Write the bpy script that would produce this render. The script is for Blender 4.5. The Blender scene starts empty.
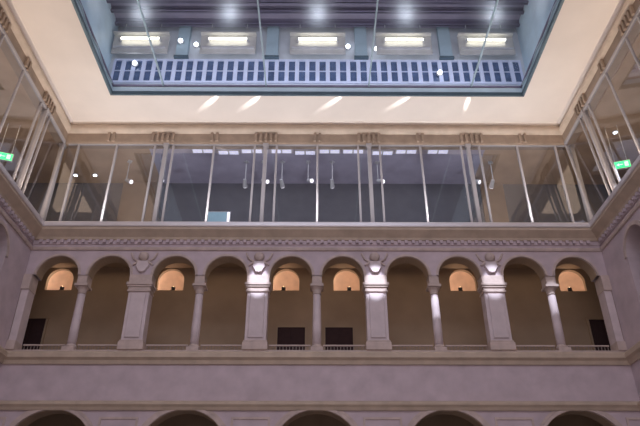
import bpy, bmesh, math, random
from mathutils import Vector, Matrix
random.seed(7)
R = math.radians
C = bpy.context.scene.collection
W, D, YN = 12.15, 24.0, -4.0        # half width of the courtyard, distance of the far wall, near end
BAY = 4.87
FLOOR = -1.6                        # eye level is z = 0

# ------------------------------------------------------------------ materials
def mat(name, col, rough=.75, metal=0., var=.12, scale=1.5, bump=.0, emit=None, es=0.):
    m = bpy.data.materials.new(name); m.use_nodes = True
    nt = m.node_tree; b = nt.nodes['Principled BSDF']
    tc = nt.nodes.new('ShaderNodeTexCoord')
    n = nt.nodes.new('ShaderNodeTexNoise'); n.inputs['Scale'].default_value = scale
    n.inputs['Detail'].default_value = 6
    nt.links.new(tc.outputs['Object'], n.inputs['Vector'])
    mr = nt.nodes.new('ShaderNodeMapRange')
    mr.inputs['From Min'].default_value = .3; mr.inputs['From Max'].default_value = .7
    mr.inputs['To Min'].default_value = 1 - var; mr.inputs['To Max'].default_value = 1 + var
    nt.links.new(n.outputs['Fac'], mr.inputs['Value'])
    mx = nt.nodes.new('ShaderNodeVectorMath'); mx.operation = 'SCALE'
    mx.inputs[0].default_value = col
    nt.links.new(mr.outputs['Result'], mx.inputs['Scale'])
    nt.links.new(mx.outputs['Vector'], b.inputs['Base Color'])
    b.inputs['Roughness'].default_value = rough; b.inputs['Metallic'].default_value = metal
    if bump:
        bp = nt.nodes.new('ShaderNodeBump'); bp.inputs['Strength'].default_value = bump
        n2 = nt.nodes.new('ShaderNodeTexNoise'); n2.inputs['Scale'].default_value = scale * 12
        nt.links.new(tc.outputs['Object'], n2.inputs['Vector'])
        nt.links.new(n2.outputs['Fac'], bp.inputs['Height']); nt.links.new(bp.outputs['Normal'], b.inputs['Normal'])
    if emit:
        b.inputs['Emission Color'].default_value = (*emit, 1); b.inputs['Emission Strength'].default_value = es
    return m

def glass(name, tint, ior=1.5, rough=.02, refl=(1, 1, 1)):
    m = bpy.data.materials.new(name); m.use_nodes = True
    nt = m.node_tree; nt.nodes.clear()
    o = nt.nodes.new('ShaderNodeOutputMaterial'); mix = nt.nodes.new('ShaderNodeMixShader')
    lw = nt.nodes.new('ShaderNodeLayerWeight'); lw.inputs['Blend'].default_value = .5
    pw = nt.nodes.new('ShaderNodeMath'); pw.operation = 'POWER'; pw.inputs[1].default_value = 5
    f = nt.nodes.new('ShaderNodeMapRange'); f0 = ((ior - 1) / (ior + 1)) ** 2
    f.inputs['To Min'].default_value = f0 * 2.2; f.inputs['To Max'].default_value = 1
    nt.links.new(lw.outputs['Facing'], pw.inputs[0]); nt.links.new(pw.outputs[0], f.inputs['Value'])
    t = nt.nodes.new('ShaderNodeBsdfTransparent'); t.inputs['Color'].default_value = (*tint, 1)
    g = nt.nodes.new('ShaderNodeBsdfGlossy'); g.inputs['Roughness'].default_value = rough
    g.inputs['Color'].default_value = (*refl, 1)
    nt.links.new(f.outputs[0], mix.inputs[0]); nt.links.new(t.outputs[0], mix.inputs[1])
    nt.links.new(g.outputs[0], mix.inputs[2]); nt.links.new(mix.outputs[0], o.inputs[0])
    return m

M = dict(
    stone=mat('mauve_stone', (.52, .43, .46), .8, bump=.15),
    trim=mat('warm_limestone', (.52, .42, .38), .75, var=.15, scale=3, bump=.2),
    pier=mat('pale_stone', (.60, .51, .52), .7, var=.1, scale=2, bump=.1),
    cornice=mat('beige_cornice_stone', (.50, .40, .31), .7, var=.12, scale=2),
    frieze=mat('brown_frieze_stone', (.30, .22, .16), .75, var=.15, scale=2),
    plaster=mat('cream_plaster', (.74, .66, .59), .85, var=.04, scale=.7),
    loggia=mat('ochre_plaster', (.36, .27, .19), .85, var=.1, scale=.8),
    niche=mat('peach_plaster', (.80, .60, .46), .8, var=.08, scale=3),
    gal_wall=mat('dark_gallery_wall', (.13, .13, .14), .8, var=.1),
    gal_ceil=mat('grey_gallery_ceiling', (.42, .39, .50), .8, var=.1),
    brownceil=mat('brown_boarded_ceiling', (.46, .31, .20), .7, var=.12, scale=1.2),
    gal_floor=mat('gallery_floor', (.26, .21, .18), .6),
    steel=mat('pale_painted_steel', (.40, .37, .37), .4, .2, var=.05),
    rail=mat('brushed_handrail_steel', (.68, .64, .65), .35, .3, var=.05),
    darksteel=mat('dark_blue_grey_steel', (.10, .15, .18), .45, .3, var=.1),
    purplesteel=mat('purple_grey_steel', (.17, .15, .22), .5, .2, var=.1),
    palesteel=mat('pale_blue_steel', (.36, .47, .53), .5, .1, var=.08),
    curb=mat('light_blue_curb', (.52, .66, .74), .5, var=.08),
    attic=mat('blue_grey_attic_plaster', (.54, .58, .62), .8, var=.1),
    attic_ceil=mat('purple_grey_attic_ceiling', (.28, .25, .33), .8, var=.12),
    winframe=mat('lavender_window_frame', (.60, .65, .82), .5, var=.08),
    windark=mat('dark_blue_window_glass', (.08, .12, .22), .15, var=.25, scale=2.5),
    hood=mat('beige_grey_reflector', (.46, .45, .43), .5, .1),
    tube=mat('warm_white_tube', (1, 1, 1), emit=(1, .93, .76), es=6),
    bulb=mat('cool_white_lens', (1, 1, 1), emit=(.85, .9, 1), es=9),
    lens=mat('spot_lens', (1, 1, 1), emit=(.95, .88, .95), es=1.6),
    lavglow=mat('lavender_reflection_glow', (.6, .6, .7), emit=(.74, .72, .95), es=.9, scale=6, var=.3),
    warmbulb=mat('warm_lamp_glass', (1, 1, 1), emit=(1, .62, .32), es=5),
    black=mat('black_metal', (.03, .03, .03), .5),
    greymetal=mat('light_grey_metal', (.6, .6, .62), .35, .4),
    iron=mat('railing_iron', (.30, .25, .22), .5, .3),
    door=mat('dark_brown_door', (.04, .02, .022), .95, scale=5),
    green=mat('green_exit_panel', (.0, .5, .15), .4, emit=(.03, 1, .28), es=1.8),
    exitwhite=mat('exit_panel_white', (.8, .9, .8), .4, emit=(.7, 1, .8), es=1.2),
    screen=mat('light_blue_panel', (.35, .55, .66), .5, emit=(.3, .5, .6), es=.25),
    floor=mat('courtyard_paving', (.40, .36, .35), .5, scale=.6),
    brick=mat('brown_panelling', (.30, .20, .12), .6, scale=2),
    glass=glass('gallery_glass', (.78, .80, .82), 1.7, .03, (.9, .88, .95)),
    skyglass=glass('skylight_glass', (.92, .95, .97), 1.25, .2, (.8, .9, 1)),
)

# ------------------------------------------------------------------ mesh builder
class MB:
    def __init__(s): s.v = []; s.f = []
    def quadface(s, pts):
        n = len(s.v); s.v += [tuple(p) for p in pts]; s.f.append(tuple(range(n, n + len(pts)))); return s
    def box(s, x0, x1, y0, y1, z0, z1, mp=None):
        P = [(x, y, z) for x in (x0, x1) for y in (y0, y1) for z in (z0, z1)]
        if mp: P = [mp(*p) for p in P]
        n = len(s.v); s.v += [tuple(p) for p in P]
        for f in ((0, 1, 3, 2), (4, 6, 7, 5), (0, 4, 5, 1), (2, 3, 7, 6), (0, 2, 6, 4), (1, 5, 7, 3)):
            s.f.append(tuple(n + i for i in f))
        return s
    def bar(s, a, b, w, d=None, up=(0, 1, 0)):
        a = Vector(a); b = Vector(b); d = d or w
        t = (b - a).normalized(); u = Vector(up)
        if abs(t.dot(u)) > .95: u = Vector((1, 0, 0))
        r = t.cross(u).normalized(); u = r.cross(t)
        n = len(s.v)
        for q in (a, b):
            for i, j in ((-1, -1), (1, -1), (1, 1), (-1, 1)):
                s.v.append(tuple(q + r * (w / 2 * i) + u * (d / 2 * j)))
        for k in range(4): s.f.append((n + k, n + (k + 1) % 4, n + 4 + (k + 1) % 4, n + 4 + k))
        s.f += [(n + 3, n + 2, n + 1, n), (n + 4, n + 5, n + 6, n + 7)]
        return s
    def tube(s, a, b, r0, r1=None, n=12):
        a = Vector(a); b = Vector(b); r1 = r0 if r1 is None else r1
        t = (b - a).normalized(); u = Vector((0, 0, 1)) if abs(t.z) < .9 else Vector((1, 0, 0))
        r = t.cross(u).normalized(); u = r.cross(t); k0 = len(s.v)
        for q, rr in ((a, r0), (b, r1)):
            for k in range(n):
                an = 2 * math.pi * k / n
                s.v.append(tuple(q + r * (rr * math.cos(an)) + u * (rr * math.sin(an))))
        for k in range(n): s.f.append((k0 + k, k0 + (k + 1) % n, k0 + n + (k + 1) % n, k0 + n + k))
        s.f += [tuple(k0 + n - 1 - k for k in range(n)), tuple(k0 + n + k for k in range(n))]
        return s
    def lathe(s, prof, n=20, c=(0, 0)):
        k0 = len(s.v)
        for r, z in prof:
            for k in range(n):
                an = 2 * math.pi * k / n; s.v.append((c[0] + r * math.cos(an), c[1] + r * math.sin(an), z))
        for j in range(len(prof) - 1):
            for k in range(n):
                s.f.append((k0 + j * n + k, k0 + j * n + (k + 1) % n, k0 + (j + 1) * n + (k + 1) % n, k0 + (j + 1) * n + k))
        s.f += [tuple(k0 + n - 1 - k for k in range(n)), tuple(k0 + (len(prof) - 1) * n + k for k in range(n))]
        return s
    def sweep(s, prof, path, closed=True):
        """prof: (p, h) points; path: function p -> list of plan points (x, y)."""
        k0 = len(s.v); n = len(prof); cols = [path(p) for p, h in prof]; m = len(cols[0])
        for j in range(m):
            for i in range(n): s.v.append((cols[i][j][0], cols[i][j][1], prof[i][1]))
        rng = n if closed else n - 1
        for j in range(m - 1):
            for i in range(rng):
                a = k0 + j * n + i; b = k0 + j * n + (i + 1) % n
                s.f.append((a, b, b + n, a + n))
        if closed:
            s.f += [tuple(k0 + i for i in range(n)), tuple(k0 + (m - 1) * n + n - 1 - i for i in range(n))]
        return s
    def archwall(s, u0, u1, z0, z1, ops, y0, y1, mp, seg=14):
        """ops: (centre, half width, bottom, spring)."""
        def q(a, b, c, d): s.quadface([mp(*a), mp(*b), mp(*c), mp(*d)])
        cur = u0
        for c, hw, zb, zs in sorted(ops):
            for y in (y0, y1): q((cur, y, z0), (c - hw, y, z0), (c - hw, y, z1), (cur, y, z1))
            if zb > z0:
                for y in (y0, y1): q((c - hw, y, z0), (c + hw, y, z0), (c + hw, y, zb), (c - hw, y, zb))
                q((c - hw, y0, zb), (c + hw, y0, zb), (c + hw, y1, zb), (c - hw, y1, zb))
            for sx in (-1, 1): q((c + sx * hw, y0, zb), (c + sx * hw, y1, zb), (c + sx * hw, y1, zs), (c + sx * hw, y0, zs))
            P = [(c - hw * math.cos(math.pi * k / seg), zs + hw * math.sin(math.pi * k / seg)) for k in range(seg + 1)]
            for (a, za), (b, zb2) in zip(P, P[1:]):
                for y in (y0, y1): q((a, y, za), (b, y, zb2), (b, y, z1), (a, y, z1))
                q((a, y0, za), (b, y0, zb2), (b, y1, zb2), (a, y1, za))
            cur = c + hw
        for y in (y0, y1): q((cur, y, z0), (u1, y, z0), (u1, y, z1), (cur, y, z1))
        q((u0, y0, z1), (u1, y0, z1), (u1, y1, z1), (u0, y1, z1))
        q((u0, y0, z0), (u0, y1, z0), (u0, y1, z1), (u0, y0, z1)); q((u1, y0, z0), (u1, y1, z0), (u1, y1, z1), (u1, y0, z1))
        return s
    def build(s, name, m, parent=None, smooth=False, bevel=0):
        me = bpy.data.meshes.new(name); me.from_pydata(s.v, [], s.f)
        bm = bmesh.new(); bm.from_mesh(me)
        bmesh.ops.remove_doubles(bm, verts=bm.verts, dist=1e-5)
        bmesh.ops.recalc_face_normals(bm, faces=bm.faces); bm.to_mesh(me); bm.free()
        me.materials.append(m)
        if smooth: 
            for p in me.polygons: p.use_smooth = True
        o = bpy.data.objects.new(name, me); C.objects.link(o)
        if parent: o.parent = parent
        if bevel:
            b = o.modifiers.new('bevel', 'BEVEL'); b.width = bevel; b.segments = 2; b.limit_method = 'ANGLE'
        return o

def struct(o): o['kind'] = 'structure'; return o
def tag(o, label, cat, group=None):
    o['label'] = label; o['category'] = cat
    if group: o['group'] = group
    return o
def thing(name, label, cat, loc=(0, 0, 0), rz=0, group=None):
    o = bpy.data.objects.new(name, None); C.objects.link(o); o.location = loc; o.rotation_euler = (0, 0, rz)
    o.empty_display_size = .2
    return tag(o, label, cat, group)
def dup(src, loc, rz, label, group=None):
    r = src.copy(); C.objects.link(r); r.location = loc; r.rotation_euler = (0, 0, rz); r['label'] = label
    if group: r['group'] = group
    for ch in list(src.children):
        c = ch.copy(); C.objects.link(c); c.parent = r
        for g in list(ch.children):
            d = g.copy(); C.objects.link(d); d.parent = c
    return r

def ring(p):    # plan path along left wall, far wall, right wall at inward offset p
    return [(-W + p, YN), (-W + p, D - p), (W - p, D - p), (W - p, YN)]
def ring2(p): return [(-W + .27 + p, YN), (-W + .27 + p, D - p), (W - .45 - p, D - p), (W - .45 - p, YN)]
far = lambda u, v, z: (u, D + v, z)          # v = depth behind the wall face
left = lambda u, v, z: (-W - v, u, z)
right = lambda u, v, z: (W + v, u, z)

# ------------------------------------------------------------------ the shell
o = MB().box(-17, 17, YN, 28.5, FLOOR - .2, FLOOR).build('floor', M['floor']); struct(o)
low = [(k * BAY, 1.66, FLOOR, 4.12) for k in (-2, -1, 0, 1, 2)]
struct(MB().archwall(-W, W, FLOOR, 8.0, low, 0, .6, far, 24).build('wall_back', M['stone']))
us = [D - BAY * .5 - BAY * k for k in range(5)]                  # pier lines along the sides
for nm, mp in (('left', left), ('right', right)):
    struct(MB().archwall(YN, D, FLOOR, 8.0, [(u - BAY / 2, 1.66, FLOOR, 4.12) for u in us], 0, .6, mp, 16).build('wall_' + nm, M['stone']))
# upper arcade band with the spandrels
ups = []
for k in (-2, -1, 0, 1, 2):
    for s in (-1, 1): ups.append((k * BAY + s * 1.08, .88, 11.28, 11.28))
wb = struct(MB().archwall(-W, W, 11.28, 12.75, ups, 0, .6, far, 20).build('wall_arcade', M['stone']))
def archivolt(c, z, r, w, mp, parent, t=.07, seg=20):
    m = MB()
    for k in range(seg):
        a0, a1 = math.pi * k / seg, math.pi * (k + 1) / seg
        def P(rr, a, v): return mp(c - rr * math.cos(a), v, z + rr * math.sin(a))
        for rr, ww, tt in ((r, w * .55, t), (r + w * .6, w * .4, t * .55)):
            m.quadface([P(rr, a0, -tt), P(rr, a1, -tt), P(rr + ww, a1, -tt), P(rr + ww, a0, -tt)])
            m.quadface([P(rr, a0, 0), P(rr, a1, 0), P(rr, a1, -tt), P(rr, a0, -tt)])
            m.quadface([P(rr + ww, a0, 0), P(rr + ww, a1, 0), P(rr + ww, a1, -tt), P(rr + ww, a0, -tt)])
    return m.build('archivolt', M['trim'], parent)
for c, hw, zb, zs in ups: archivolt(c, zs, hw, .1, far, wb, t=.05)
def lining(c, z, r, mp, parent, y0=.02, y1=.6, seg=24):
    m = MB()
    def P_(a, v, rr): return mp(c - rr * math.cos(a), v, z + rr * math.sin(a))
    for k in range(seg):
        a0, a1 = math.pi * k / seg, math.pi * (k + 1) / seg
        m.quadface([P_(a0, y0, r - .02), P_(a1, y0, r - .02), P_(a1, y1, r - .02), P_(a0, y1, r - .02)])
        m.quadface([P_(a0, y0, r), P_(a1, y0, r), P_(a1, y0, r - .02), P_(a0, y0, r - .02)])
    return m.build('arch_lining', M['loggia'], parent)
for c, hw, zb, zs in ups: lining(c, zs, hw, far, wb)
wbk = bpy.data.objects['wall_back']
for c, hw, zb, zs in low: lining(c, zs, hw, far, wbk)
for c, hw, zb, zs in low:
    archivolt(c, zs, hw, .22, far, wbk, seg=28)
for k in range(6):                                               # raised spandrel panels between the big arches
    c = -2.5 * BAY + k * BAY
    m = MB(); a, b = max(c - .72, -W + .02), min(c + .72, W - .02)
    for x0, x1, z0, z1 in ((a, b, 5.42, 5.5), (a, b, 4.3, 4.38), (a, a + .08, 4.38, 5.42), (b - .08, b, 4.38, 5.42)):
        m.box(x0, x1, D - .04, D + .02, z0, z1)
    m.build('spandrel_panel', M['trim'], wbk)
for nm, mp in (('left', left), ('right', right)):
    ops = [(21.25 - 2.3 * i, .87, 8.2, 11.2) for i in range(8)]
    o = struct(MB().archwall(YN, D - .001, 8.0, 12.75, ops, 0, .6, mp, 14).build('wall_arcade_' + nm, M['stone']))
    for c, hw, zb, zs in ops[:4]: archivolt(c, zs, hw, .16, mp, o)
n = 0
def trim(prof, m, path=ring):
    global n; n += 1
    return struct(MB().sweep(prof, path).build('trim_%d' % n, m))
trim([(-.1, 7.48), (.08, 7.48), (.14, 7.62), (.26, 7.7), (.26, 7.86), (.18, 7.95), (-.1, 8.0)], M['cornice'])
trim([(-.1, 5.74), (.08, 5.74), (.14, 5.84), (.22, 5.92), (.22, 6.0), (.1, 6.08), (-.1, 6.1)], M['cornice'])
trim([(-.62, 12.7), (.04, 12.7), (.04, 12.9), (-.62, 12.9)], M['stone'])
trim([(-.62, 12.9), (.1, 12.9), (.14, 13.0), (.3, 13.14), (.42, 13.24), (.42, 13.36), (-.62, 13.36)], M['cornice'])
trim([(-.05, 12.42), (.07, 12.42), (.1, 12.5), (.1, 12.54), (-.05, 12.58)], M['trim'])
# dentil row under the balcony edge
m = MB(); i = 0
u = -W + .3
while u < W - .3: m.box(u, u + .13, D - .16, D, 12.74, 12.88); u += .3
for sx in (-1, 1):
    v = D - .3
    while v > 12: m.box(sx * W - (.16 if sx > 0 else 0), sx * W + (0 if sx > 0 else .16), v - .13, v, 12.74, 12.88); v -= .3
n += 1; struct(m.build('trim_%d' % n, M['stone']))
# loggia behind the arches, gallery above
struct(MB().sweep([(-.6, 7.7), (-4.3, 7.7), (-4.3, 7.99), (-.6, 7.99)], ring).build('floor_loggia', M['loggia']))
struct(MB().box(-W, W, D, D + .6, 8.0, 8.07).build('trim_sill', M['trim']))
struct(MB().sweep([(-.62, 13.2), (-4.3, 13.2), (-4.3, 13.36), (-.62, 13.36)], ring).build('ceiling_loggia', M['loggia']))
struct(MB().sweep([(.3, 13.36), (-4.3, 13.36), (-4.3, 13.4), (.3, 13.4)], ring).build('floor_gallery', M['gal_floor']))
for nm, sx in (('left', -1), ('right', 1)):
    x = sx * (W + 3.3); struct(MB().box(min(x, x + sx * .3), max(x, x + sx * .3), YN, 27.3, 8.0, 13.2).build('wall_loggia_' + nm, M['loggia']))
    x = sx * (W + 4.0); struct(MB().box(min(x, x + sx * .3), max(x, x + sx * .3), YN, 28.0, 13.4, 18.5).build('wall_gallery_' + nm, M['gal_wall']))
NX = [(-12.1, 'far left corner arch'), (-6.88, 'third arch from the left'), (-1.45, 'arch just left of centre'),
      (1.4, 'arch just right of centre'), (6.88, 'third arch from the right'), (12.05, 'far right corner arch')]
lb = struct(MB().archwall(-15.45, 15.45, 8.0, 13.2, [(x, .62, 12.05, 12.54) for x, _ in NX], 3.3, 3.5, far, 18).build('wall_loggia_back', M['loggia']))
for x, _ in NX:                                                  # half-domed niches
    m = MB(); r = .62; S = 12; y0 = D + 3.5
    G = [[(x + r * math.cos(a) * math.cos(b), y0 + r * math.sin(a) * math.cos(b), 12.54 + r * math.sin(b))
          for a in [math.pi * k / 16 for k in range(17)]] for b in [math.pi / 2 * j / 8 for j in range(9)]]
    G.insert(0, [(p[0], p[1], 12.05) for p in G[0]])
    for A, B in zip(G, G[1:]):
        for k in range(16): m.quadface([A[k], A[k + 1], B[k + 1], B[k]])
    m.quadface([(p[0], p[1], 12.05) for p in G[0]])
    m.build('niche', M['niche'], lb, smooth=True)
struct(MB().box(-16.15, 16.15, 28.0, 28.3, 13.4, 18.5).build('wall_gallery_back', M['gal_wall']))
m = MB()
for x0, x1 in ((-10.2, -8.2), (8.6, 9.8)): m.box(x0, x1, 27.9, 28.0, 13.4, 18.5)
struct(m.build('trim_panelling', M['brick']))
struct(MB().box(-8.2, 8.2, D + .3, D + 4.3, 18.5, 18.7).build('ceiling_gallery', M['gal_ceil']))
for nm, s in (('left', -1), ('right', 1)):
    m = MB(); m.box(min(s * 8.2, s * 16.4), max(s * 8.2, s * 16.4), D + .3, D + 4.3, 18.5, 18.7)
    m.box(min(s * (W + .3), s * 16.4), max(s * (W + .3), s * 16.4), YN, D + .3, 18.5, 18.7); struct(m.build('ceiling_gallery_' + nm, M['brownceil']))
trim([(-.45, 18.12), (.0, 18.12), (.02, 18.2), (.02, 18.66), (-.45, 18.66)], M['frieze'], ring2)
trim([(-.45, 18.66), (.02, 18.66), (.08, 18.7), (.16, 18.76), (.2, 18.84), (.2, 18.95), (.06, 19.0), (.04, 19.3), (-.45, 19.3)], M['cornice'], ring2)
m = MB()                                                         # bracket groups on the upper cornice
def brk(mp):
    def g(c, k):
        for j in range(k):
            u = c + (j - (k - 1) / 2) * .24; m.box(u - .06, u + .06, -.13, 0, 18.2, 18.66, mp)
    return g
g = brk(far)
for k in range(-2, 3):
    g(k * BAY, 2)
    if k < 2: g(k * BAY + BAY / 2, 5)
for mp in (lambda u, v, z: (-W + .27 - v, u, z), lambda u, v, z: (W - .45 + v, u, z)):
    g = brk(mp)
    for u in us[:3]: g(u, 5); g(u - BAY / 2, 2)
n += 1; struct(m.build('trim_%d' % n, M['frieze']))
# cream ceiling round the skylight, with a small cove against the cornice
SX, SY = 9.4, 22.0
m = MB()
m.box(-W - .4, W + .4, SY, D + .4, 19.3, 19.5); m.box(-W - .4, -SX, YN, SY, 19.3, 19.5); m.box(SX, W + .4, YN, SY, 19.3, 19.5)
struct(m.build('ceiling', M['plaster']))
trim([(0, 19.2), (.1, 19.22), (.22, 19.3), (0, 19.3)], M['plaster'], ring2)

struct(MB().box(-W - 3.3, W + 3.3, 28.0, 28.3, FLOOR, 7.7).build('wall_cloister_back', M['loggia']))
for nm, sx in (('left', -1), ('right', 1)):
    x = sx * (W + 3.3); struct(MB().box(min(x, x + sx * .3), max(x, x + sx * .3), YN, 28.0, FLOOR, 7.7).build('wall_cloister_' + nm, M['loggia']))
# ------------------------------------------------------------------ arcade columns and piers
def make_column(label):
    t = thing('slender_column', label, 'column', group='slender columns of the upper arcade')
    MB().box(-.24, .24, -.3, .3, 0, .14).lathe([(.22, .14), (.24, .2), (.2, .26), (.18, .3)], 20).build('base', M['trim'], t)
    MB().lathe([(.175, .3), (.178, 1.0), (.165, 1.8), (.155, 2.44)], 20).build('shaft', M['pier'], t, smooth=True)
    MB().lathe([(.155, 2.44), (.19, 2.47), (.16, 2.5), (.18, 2.62), (.25, 2.74)], 20).box(-.27, .27, -.32, .3, 2.74, 2.84).box(-.2, .2, -.27, .3, 2.84, 3.21).build('capital', M['trim'], t)
    return t
cl = ['leftmost slender column of the upper arcade', 'second slender column from the left in the upper arcade',
      'slender column at the exact middle of the upper arcade', 'slender column fourth from the left, lit by a pale patch at its top',
      'rightmost slender column of the upper arcade']
col0 = None
for i, k in enumerate((-2, -1, 0, 1, 2)):
    L = (k * BAY, D + .3, 8.07)
    if col0 is None: col0 = make_column(cl[i]); col0.location = L
    else: dup(col0, L, 0, cl[i])
def make_pier(label):
    t = thing('stone_pier', label, 'pier', group='broad stone piers of the upper arcade')
    MB().box(-.5, .5, -.37, .33, 0, .32).box(-.47, .47, -.34, .33, .32, .4).build('base', M['trim'], t, bevel=.02)
    MB().box(-.43, .43, -.28, .3, .4, 2.5).box(-.3, .3, -.34, -.28, .5, 2.4).build('shaft', M['pier'], t, bevel=.025)
    m = MB()
    for z0, z1, e in ((2.46, 2.54, .48), (2.54, 2.66, .45), (2.66, 2.74, .5), (2.74, 2.86, .54), (2.86, 3.21, .47)): m.box(-e, e, -e + .12, .3, z0, z1)
    m.build('capital', M['trim'], t, bevel=.015)
    return t
pl = ['broad pier on the left, between the second and third arches', 'broad pier left of the middle pair of arches, with a white lit top',
      'broad pier right of the middle pair of arches, with a bluish lit top', 'broad pier on the right, between the eighth and ninth arches']
p0 = None
for i, k in enumerate((-1.5, -.5, .5, 1.5)):
    L = (k * BAY, D + .3, 8.07)
    if p0 is None: p0 = make_pier(pl[i]); p0.location = L
    else: dup(p0, L, 0, pl[i])
for sx, w in ((-1, 'left'), (1, 'right')):                       # corner half piers
    t = thing('corner_pier', 'narrow stone half pier in the %s corner of the upper arcade' % w, 'pier', (sx * 11.98, D + .3, 8.07))
    MB().box(-.17, .17, -.36, .3, 0, .36).build('base', M['trim'], t); MB().box(-.15, .15, -.3, .3, .36, 2.55).build('shaft', M['pier'], t)
    MB().box(-.17, .17, -.38, .3, 2.55, 3.21).build('capital', M['trim'], t)
# carved cartouches over the piers
def make_boss(label):
    t = thing('carved_ornament', label, 'ornament', group='carved cartouches above the piers')
    MB().lathe([(.02, -.0), (.17, .02), (.22, .1), (.17, .2), (.05, .25)], 18).build('rosette', M['trim'], t, smooth=True)
    o = t.children[0]; o.rotation_euler = (R(90), 0, 0); o.location = (0, .02, .72)
    m = MB()
    pts = [(-.2, .5), (.2, .5), (.26, .28), (.12, .04), (0, 0), (-.12, .04), (-.26, .28)]
    m.quadface([(x, -.13, z) for x, z in pts]); 
    for (a, b), (c, d) in zip(pts, pts[1:] + pts[:1]): m.quadface([(a, -.13, b), (c, -.13, d), (c * 1.15, .01, d), (a * 1.15, .01, b)])
    m.build('shield', M['pier'], t)
    for s in (-1, 1):
        m = MB()
        for a, b in (((.2, .5), (.42, .62)), ((.42, .62), (.55, .9)), ((.2, .5), (.42, .34))):
            m.tube((s * a[0], -.04, a[1]), (s * b[0], -.04, b[1]), .05, .04, 8)
        m.build('scroll', M['trim'], t)
    return t
bl = ['carved cartouche over the leftmost broad pier', 'carved cartouche over the second broad pier from the left',
      'carved cartouche over the third broad pier from the left', 'carved cartouche over the rightmost broad pier']
b0 = None
for i, k in enumerate((-1.5, -.5, .5, 1.5)):
    L = (k * BAY, D - .01, 11.38)
    if b0 is None: b0 = make_boss(bl[i]); b0.location = L
    else: dup(b0, L, 0, bl[i])
# iron railings in the arches
def make_railing(label):
    t = thing('iron_railing', label, 'railing', group='iron railings in the arches')
    MB().bar((-.83, 0, .3), (.83, 0, .3), .05, .06).build('top_rail', M['trim'], t)
    m = MB()
    for k in range(13): m.bar((-.78 + k * .13, 0, 0), (-.78 + k * .13, 0, .28), .022)
    m.build('balusters', M['iron'], t)
    return t
ordn = ['leftmost', 'second from left', 'third from left', 'fourth from left', 'left middle', 'right middle', 'fourth from right', 'third from right', 'second from right', 'rightmost']
r0 = None
for i, (c, hw, zb, zs) in enumerate(sorted(ups)):
    lab = 'low iron railing across the foot of the %s arch' % ordn[i]
    if r0 is None: r0 = make_railing(lab); r0.location = (c, D + .35, 8.07)
    else: dup(r0, (c, D + .35, 8.07), 0, lab)
# doors in the back of the loggia
dn = 0
for x, h in ((-12.9, 10.6), (-1.15, 10.2), (1.0, 10.2), (13.0, 10.6)):
    dn += 1
    d = struct(MB().box(x - .62, x + .62, 27.22, 27.31, 8.0, h).build('door_%d' % dn, M['door']))
    MB().box(x - .7, x - .62, 27.18, 27.31, 8.0, h).box(x + .62, x + .7, 27.18, 27.31, 8.0, h).box(x - .7, x + .7, 27.18, 27.31, h, h + .08).build('door_frame', M['loggia'], d)
    MB().box(x - .54, x - .04, 27.19, 27.22, 8.3, h - .12).box(x + .04, x + .54, 27.19, 27.22, 8.3, h - .12).build('door_panel', M['door'], d)
# niche lamps
def make_lamp(label):
    t = thing('wall_lamp', label, 'lamp', group='small warm lamps under the niches')
    MB().box(-.1, .1, -.2, 0, 0, .05).build('bracket', M['black'], t)
    MB().lathe([(.05, .05), (.09, .09), (.10, .2), (.085, .21), (.05, .1)], 14, (0, -.12)).build('lamp_cup', M['black'], t)
    MB().lathe([(.02, .1), (.06, .16), (.05, .22), (.01, .26)], 12, (0, -.12)).build('bulb', M['warmbulb'], t, smooth=True)
    return t
l0 = None
for i, (x, w) in enumerate(NX):
    L = (x + (.12 if i in (0, 1, 3) else -.12), 27.3, 12.3 if i != 1 else 12.2); lab = 'small uplighter lamp in the niche seen through the ' + w
    L = (L[0], 27.55, 12.05)
    if l0 is None: l0 = make_lamp(lab); l0.location = L
    else: dup(l0, L, 0, lab)
    ld = bpy.data.lights.new('niche_light', 'POINT'); ld.energy = 7; ld.color = (1, .76, .60); ld.shadow_soft_size = .06
    lo = bpy.data.objects.new('niche_light', ld); C.objects.link(lo); lo.location = (x - .2, 27.35, 12.55)

# ------------------------------------------------------------------ gallery glazing
G0, G1 = 13.42, 18.14
def P(mp, u, f):                                                 # point on the slightly leaning glass, f = 0 bottom .. 1 top
    return mp(u, .02 + (.10 if mp is far else -.27 if mp is left else -.45) * f, G0 + (G1 - G0) * f)
wn = 0
def glazing(mp, c, edges=(-1, 1), hw=2.43, m1=1.92):
    global wn; wn += 1
    up = Vector(mp(0, 1, 0)) - Vector(mp(0, 0, 0))
    e = [c - hw if -1 in edges else c, c + hw if 1 in edges else c]
    m = MB(); m.bar(P(mp, e[0], 0), P(mp, e[1], 0), .12, .12, up); m.bar(P(mp, e[0], 1), P(mp, e[1], 1), .12, .12, up)
    us_ = [c]
    for s in edges: us_.append(c + s * m1)
    fr = struct(m.build('window_%d' % wn, M['steel']))
    for u in us_: MB().bar(P(mp, u, 0), P(mp, u, 1), .09 if mp is far else .05, .1, up).build('mullion', M['steel'], fr)
    cuts = sorted(us_ + e)
    for a, b in zip(cuts, cuts[1:]):
        if b - a < .1: continue
        q = MB(); q.quadface([P(mp, a, 0), P(mp, b, 0), P(mp, b, 1), P(mp, a, 1)])
        q.build('pane', M['glass'], fr)
glazing(far, -9.45, hw=2.3, m1=1.8)
for k in (-1, 0, 1): glazing(far, k * BAY)
glazing(far, 9.45, hw=2.3, m1=1.8)
for mp in (left, right):
    glazing(mp, D - .05, edges=(-1,))
    for u in us[:4]: glazing(mp, u - BAY / 2)
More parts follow.
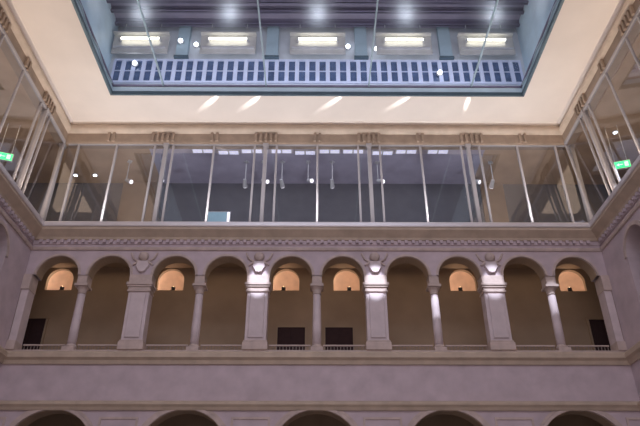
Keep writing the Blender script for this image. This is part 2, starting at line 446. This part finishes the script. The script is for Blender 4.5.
def post(mp, u, label, w=.16):
    t = thing('steel_post', label, 'post', P(mp, u, 0), group='thick steel posts of the glazed gallery')
    a = Vector(P(mp, u, 0)); b = Vector(P(mp, u, 1)) - a; up = Vector(mp(0, 1, 0)) - Vector(mp(0, 0, 0))
    MB().bar((0, 0, 0), b, w, .24, up).build('shaft', M['steel'], t)
    MB().bar((0, 0, -.0), b * .03, w * 1.7, .34, up).build('foot_plate', M['steel'], t)
    MB().bar(b * .96, b, w * 1.6, .26, up).build('head_bracket', M['steel'], t)
for k, w in ((-1.5, 'leftmost of the four thick steel posts in the far glazed gallery'), (-.5, 'thick steel post left of the middle panes in the far glazed gallery'),
             (.5, 'thick steel post right of the middle panes in the far glazed gallery'), (1.5, 'rightmost of the four thick steel posts in the far glazed gallery')):
    post(far, k * BAY * (1 if abs(k) < 1 else .975), w)
post(far, -W + .12, 'steel corner post at the left end of the far gallery'); post(far, W - .12, 'steel corner post at the right end of the far gallery')
post(left, us[0], 'steel post of the left side gallery, nearest the corner', .09); post(right, us[0], 'steel post of the right side gallery, nearest the corner', .09)
o = MB().sweep([(.3, 13.36), (.46, 13.36), (.48, 13.4), (.48, 13.55), (.44, 13.6), (.3, 13.6)], ring).build('edge_rail', M['rail'])
tag(o, 'long pale metal edge rail running below the glazed gallery on three sides', 'rail')
# spotlights hanging in the gallery
def make_spot(label):
    t = thing('hanging_spotlight', label, 'spotlight', group='spotlights hanging in the glazed gallery')
    MB().tube((0, 0, 0), (0, 0, -1.1), .025, n=8).box(-.1, .1, -.1, .1, -.05, 0).build('rod', M['greymetal'], t)
    h = MB().tube((0, .05, -1.1), (.18, -.25, -1.32), .08, .12, 14).build('lamp_head', M['greymetal'], t)
    MB().tube((.181, -.252, -1.321), (.19, -.266, -1.33), .1, .1, 14).build('lens', M['lens'], h)
    return t
sp = [(-9.4, 'leftmost, in front of the brown panelling', .6), (-7.75, 'behind the leftmost thick post', 0), (-3.55, 'hanging just left of the second thick post', 2.6), (-2.7, 'behind the second thick post', .4),
      (-1.75, 'hanging just right of the second thick post', 2.4), (-.45, 'just left of the central mullion', 0), (.75, 'right of the central mullion', 2.5), (3.0, 'just right of the third thick post', .2),
      (7.7, 'right of the rightmost thick post', .3), (8.7, 'rightmost, in front of the narrow brown panelling', 2.7)]
s0 = None
for x, w, rz in sp:
    lab = 'small grey spotlight on a rod, ' + w
    if s0 is None: s0 = make_spot(lab); s0.location = (x, 26, 18.5); s0.rotation_euler.z = rz
    else: dup(s0, (x, 26, 18.5), rz, lab)
def make_glow_strip(label):  # glowing strips added to imitate the bright reflection across the gallery glass
    t = thing('reflection_glow_strip', label, 'lamp', group='glowing strips added for the reflection in the gallery glass')
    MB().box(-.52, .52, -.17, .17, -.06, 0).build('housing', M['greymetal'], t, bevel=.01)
    for a in (-.26, .26): MB().box(a - .22, a + .22, -.13, .13, -.08, -.06).build('glow_face', M['lavglow'], t)
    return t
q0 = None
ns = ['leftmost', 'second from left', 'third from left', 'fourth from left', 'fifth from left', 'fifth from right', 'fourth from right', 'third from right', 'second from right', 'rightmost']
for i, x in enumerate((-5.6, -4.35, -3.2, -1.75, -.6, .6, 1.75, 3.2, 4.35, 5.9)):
    lab = 'pale lavender glow strip added as a reflection at the top of the far gallery, ' + ns[i]
    if q0 is None: q0 = make_glow_strip(lab); q0.location = (x, 25.05, 18.5)
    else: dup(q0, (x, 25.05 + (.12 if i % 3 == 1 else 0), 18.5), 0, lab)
def make_down(label):
    t = thing('ceiling_downlight', label, 'lamp', group='round downlights in the gallery ceiling')
    MB().tube((0, 0, 0), (0, 0, -.06), .13, .13, 16).build('ring', M['greymetal'], t)
    MB().tube((0, 0, -.06), (0, 0, -.075), .09, .09, 16).build('lens', M['bulb'], t)
    return t
d0 = None
for x, y, w in ((13.97, 23.5, 'over the right side gallery, above the exit sign'), (14.0, 25.3, 'in the right corner of the gallery'), (-12.5, 27.2, 'in the left corner of the gallery'), (-11.5, 27.2, 'left end of the far gallery, the one nearer the centre')):
    lab = 'small white downlight ' + w
    if d0 is None: d0 = make_down(lab); d0.location = (x, y, 18.5)
    else: dup(d0, (x, y, 18.5), 0, lab)
for sx, w in ((-1, 'left'), (1, 'right')):
    t = thing('exit_sign', 'glowing green exit sign hanging in the %s side gallery' % w, 'sign', (-14.0 if sx < 0 else 13.6, 23.1, 16.65 if sx < 0 else 16.3), sx * -.35, 'green exit signs')
    MB().box(-.36, .36, -.05, .05, -.2, .2).build('housing', M['greymetal'], t)
    f = MB().box(-.33, .33, -.065, -.05, -.17, .17).build('face_panel', M['green'], t)
    m = MB().box(.1, .26, -.07, -.065, -.12, .12); m.quadface([(-.24, -.07, 0), (-.12, -.07, -.08), (-.12, -.07, .08)]); m.box(-.12, .04, -.07, -.065, -.02, .02)
    m.build('pictogram', M['exitwhite'], f)
    MB().tube((-.25, 0, .2), (-.25, 0, 18.5 - 16.65 + (.35 if sx > 0 else 0)), .012, n=6).build('hanger', M['greymetal'], t); MB().tube((.25, 0, .2), (.25, 0, 18.5 - 16.65 + (.35 if sx > 0 else 0)), .012, n=6).build('hanger', M['greymetal'], t)
t = thing('wall_screen', 'light blue rectangular panel low on the gallery wall, left of centre', 'panel', (-5.05, 28.0, 16.0))
MB().box(-.62, .62, -.08, 0, 0, .72).build('frame', M['greymetal'], t); MB().box(-.57, .42, -.1, -.08, .05, .67).build('panel_face', M['screen'], t); MB().box(.45, .57, -.1, -.08, .05, .67).build('side_strip', M['lens'], t)

# ------------------------------------------------------------------ skylight
t = thing('skylight', 'large rectangular glazed skylight with blue steel frame in the cream ceiling', 'skylight', (0, 0, 19.5))
def rect(m, e0, e1, z0, z1, yn=YN):
    m.box(-SX + e0, SX - e0, SY - e1, SY - e0, z0, z1)
    for s in (-1, 1): m.box(min(s * (SX - e0), s * (SX - e1)), max(s * (SX - e0), s * (SX - e1)), yn, SY - e0, z0, z1)
    return m
rect(MB(), 0, .1, -.2, -.02).build('lower_frame', M['darksteel'], t)
rect(MB(), -.12, .03, -.02, .3).build('curb', M['curb'], t)
rect(MB(), -.1, .08, .3, .4).build('upper_frame', M['purplesteel'], t)
for s in (-1, 1):                                                 # lattice on the two long sides
    m = MB(); y = SY - .3; k = 0
    while y > 13:
        za, zb = (.05, .28) if k % 2 else (.28, .05)
        m.bar((s * (SX - .08), y, za), (s * (SX - .08), y - 1.1, zb), .05); y -= 1.1; k += 1
    m.build('lattice', M['palesteel'], t)
for k in (-1.5, -.5, .5, 1.5): MB().box(k * 4.7 - .03, k * 4.7 + .03, YN, SY - .08, .3, .4).build('glazing_bar', M['palesteel'], t)

q = MB()
for k in range(5):
    q = MB(); a, b = -SX + .08 if k == 0 else (k - 2.5) * 4.7, SX - .08 if k == 4 else (k - 1.5) * 4.7
    q.quadface([(a, YN, .35), (b, YN, .35), (b, SY - .08, .35), (a, SY - .08, .35)]); q.build('pane', M['skyglass'], t)
# roof space over the skylight
AX, AY, AZ = 10.4, 23.5, 25.3
m = MB().box(-AX - .3, AX + .3, AY, AY + .3, 19.5, AZ); struct(m.build('wall_attic_back', M['attic']))
for nm, s in (('left', -1), ('right', 1)):
    x = s * AX; struct(MB().box(min(x, x + s * .3), max(x, x + s * .3), YN, AY, 19.5, AZ).build('wall_attic_' + nm, M['curb']))
struct(MB().box(-AX - .3, AX + .3, 3, AY + .3, AZ, AZ + .2).build('ceiling_attic', M['attic_ceil']))
def beam(y, h, label, d=.34):
    o = MB().box(-AX, AX, y - .1, y + .1, h - d, h - d + .05).box(-AX, AX, y - .03, y + .03, h - d, h).box(-AX, AX, y - .1, y + .1, h - .05, h).build('roof_beam', M['purplesteel'])
    tag(o, label, 'beam', 'steel beams under the roof above the skylight')
beam(23.0, AZ, 'purple-grey roof beam above the skylight, closest to the lamps'); beam(22.2, AZ, 'purple-grey roof beam above the skylight, second from the lamps', .3); beam(21.5, AZ, 'purple-grey roof beam at the top edge of the photo', .4)
m = MB()
for i in range(5):                                               # clerestory windows, one per bay
    wn += 1; x0, x1 = -10.2 + i * 4.08, -10.2 + (i + 1) * 4.08
    fr = MB(); fr.box(x0, x1, AY - .1, AY, 21.38, 21.5).box(x0, x1, AY - .1, AY, 22.85, 22.95).box(x0, x1, AY - .09, AY, 22.16, 22.19)
    for k in range(9):
        u = x0 + k * (4.08 / 8); u0, u1 = max(u - .1, x0), min(u + .1, x1); fr.box(u0, u1, AY - .1, AY, 21.5, 22.85)
    f = struct(fr.build('window_%d' % wn, M['winframe']))
    MB().box(x0 + .01, x1 - .01, AY - .03, AY - .005, 21.5, 22.85).build('pane', M['windark'], f)
for x, w in ((-6.85, 'leftmost'), (-2.3, 'second from left'), (2.2, 'second from right'), (6.5, 'rightmost')):
    t = thing('attic_post', 'pale teal bracket post between the lamps above the skylight, %s of four' % w, 'post', (x, AY - .12, 22.95), group='steel posts above the skylight')
    MB().box(-.3, .3, -.12, -.06, 0, AZ - 22.95).box(-.3, .3, .06, .12, 0, AZ - 22.95).box(-.04, .04, -.06, .06, 0, AZ - 22.95).build('shaft', M['palesteel'], t)
    MB().box(-.36, .36, -.16, .12, -.02, .1).build('base_plate', M['darksteel'], t)
def make_tube(label):
    t = thing('ceiling_light', label, 'lamp', group='long lamps above the skylight')
    MB().box(-1.4, 1.4, .02, .12, -.7, .5).build('reflector', M['hood'], t, bevel=.02)
    MB().box(-1.4, 1.4, -.2, .12, .5, .58).build('housing', M['hood'], t)
    MB().tube((-.95, -.16, .12), (.95, -.16, .12), .06, n=12).build('tube', M['tube'], t, smooth=True)
    MB().box(-1.3, 1.3, -.1, .02, -.42, -.34).build('ledge', M['greymetal'], t)
    for a in (-1.02, .95): MB().box(a, a + .07, -.2, 0, .04, .2).build('end_cap', M['greymetal'], t)
    for a in (-.9, .9): MB().tube((a, 0, .58), (a, 0, 1.62), .02, n=6).build('hanger', M['greymetal'], t)
    return t
t0 = None
for x, w in ((-8.9, 'leftmost'), (-4.5, 'second from left'), (0, 'central'), (4.35, 'second from right'), (8.5, 'rightmost')):
    lab = 'warm white strip lamp with beige reflector seen through the skylight, ' + w
    if t0 is None: t0 = make_tube(lab); t0.location = (x, 23.0, 23.68)
    else: dup(t0, (x, 23.0, 23.68), 0, lab)
def make_bulb(label):  # glowing bulbs added to stand for bright reflections
    t = thing('bright_spot_bulb', label, 'lamp', group='bulbs added for bright reflections above the skylight')
    MB().lathe([(.16, 0), (.16, .05), (.1, .08)], 16).build('base', M['greymetal'], t)
    MB().lathe([(.1, .08), (.11, .14), (.07, .2), (.01, .22)], 16).build('globe', M['bulb'], t, smooth=True)
    for o in t.children: o.rotation_euler = (R(90), 0, 0)
    return t
u0 = None
for x, z, w in ((-6.95, 23.95, 'on the leftmost steel post'), (-6.2, 23.95, 'just right of the leftmost steel post'), (1.55, 23.85, 'left of the third steel post'), (3.0, 23.7, 'right of the third steel post'), (-9.1, 22.55, 'on the left window band'), (6.05, 22.0, 'on the right window band')):
    L = (x, AY - (.1 if z < 23.2 else .26 if x == -6.95 else 0), z); lab = 'small white bulb added for a bright reflection ' + w
    if u0 is None: u0 = make_bulb(lab); u0.location = L
    else: dup(u0, L, 0, lab)

# ------------------------------------------------------------------ light
def area(loc, rot, sx, sy, e, col, name='area_light'):
    l = bpy.data.lights.new(name, 'AREA'); l.shape = 'RECTANGLE'; l.size = sx; l.size_y = sy; l.energy = e; l.color = col
    o = bpy.data.objects.new(name, l); C.objects.link(o); o.location = loc; o.rotation_euler = rot; return o
def spot(loc, to, e, deg, col, blend=.5, r=.05):
    l = bpy.data.lights.new('spot_light', 'SPOT'); l.energy = e; l.spot_size = R(deg); l.spot_blend = blend; l.color = col; l.shadow_soft_size = r
    o = bpy.data.objects.new('spot_light', l); C.objects.link(o); o.location = loc
    o.rotation_euler = (Vector(to) - Vector(loc)).to_track_quat('-Z', 'Y').to_euler(); return o
area((0, -.5, 25.2), (R(22), 0, 0), 19, 6, 2000, (.86, .86, 1), 'roof_daylight')
area((0, 21.0, 20.6), (R(128), 0, 0), 18, .6, 200, (.86, .88, 1), 'attic_fill')  # unseen fill added to light the attic wall
for k in (-2, -1, 0, 1, 2): area((k * 4.6, D - .95, 13.75), (R(180), 0, 0), .5, .25, 125, (.95, .95, 1), 'ceiling_fill')  # unseen fills added to brighten the far cream ceiling
for s in (-1, 1): area((s * (W - .7), 12, 13.75), (R(180), 0, 0), .2, 22, 420, (1, .84, .70), 'ceiling_fill')  # unseen warm fills added for the ceiling sides
area((0, 6, FLOOR + .3), (R(180), 0, 0), 16, 10, 300, (1, .84, .74), 'courtyard_fill')  # unseen upward fill added low in the courtyard
for mx in (-4.85, -2.95, .75, 3.85):                              # glints thrown onto the ceiling edge
    spot((mx + 1.05, 21.3, 18.95), (mx, 22.35, 19.3), 520, 13, (1, .97, .97), .7, .02)
spot((6.9, 21.1, 18.95), (6.9, 22.4, 19.3), 520, 12, (1, .97, .97), .7, .02)
for x, z, e, dg in ((-2.42, 10.95, 1, 4.8), (2.42, 10.85, 1, 4.8), (4.87, 10.2, .7, 3.2), (7.3, 10.9, .75, 4.8), (9.74, 10.5, .5, 4), (11.95, 10.9, .75, 4.8)):
    spot((x + .3, 17.0, 19.0), (x, 24, z), 13000 * e, dg * 1.15, (.80, .85, 1), .6, .05)
area((0, 26, 18.3), (0, 0, 0), 18, 2.5, 90, (.9, .9, 1), 'gallery_light')
for sx in (-1, 1): area((sx * 13.5, 22, 18.3), (0, 0, 0), 2, 8, 90, (1, .74, .5), 'gallery_light')
area((0, 26, 13.0), (0, 0, 0), 24, 1.5, 50, (1, .74, .5), 'loggia_light')

w = bpy.data.worlds.new('World'); bpy.context.scene.world = w; w.use_nodes = True
w.node_tree.nodes['Background'].inputs[0].default_value = (.86, .74, .80, 1); w.node_tree.nodes['Background'].inputs[1].default_value = .88

cam = bpy.data.cameras.new('camera'); co = bpy.data.objects.new('camera', cam); C.objects.link(co)
co.location = (0, 0, 0); co.rotation_euler = (R(90 + 30.8), 0, R(-.3)); cam.lens = 36 * 633 / 640; cam.sensor_width = 36; cam.clip_end = 200
sc = bpy.context.scene; sc.camera = co
sc.view_settings.view_transform = 'Standard'; sc.view_settings.look = 'None'; sc.view_settings.gamma = 1; sc.view_settings.exposure = 0
sc.cycles.max_bounces = 8; sc.cycles.transparent_max_bounces = 16; sc.cycles.use_denoising = True; sc.cycles.sample_clamp_indirect = 4
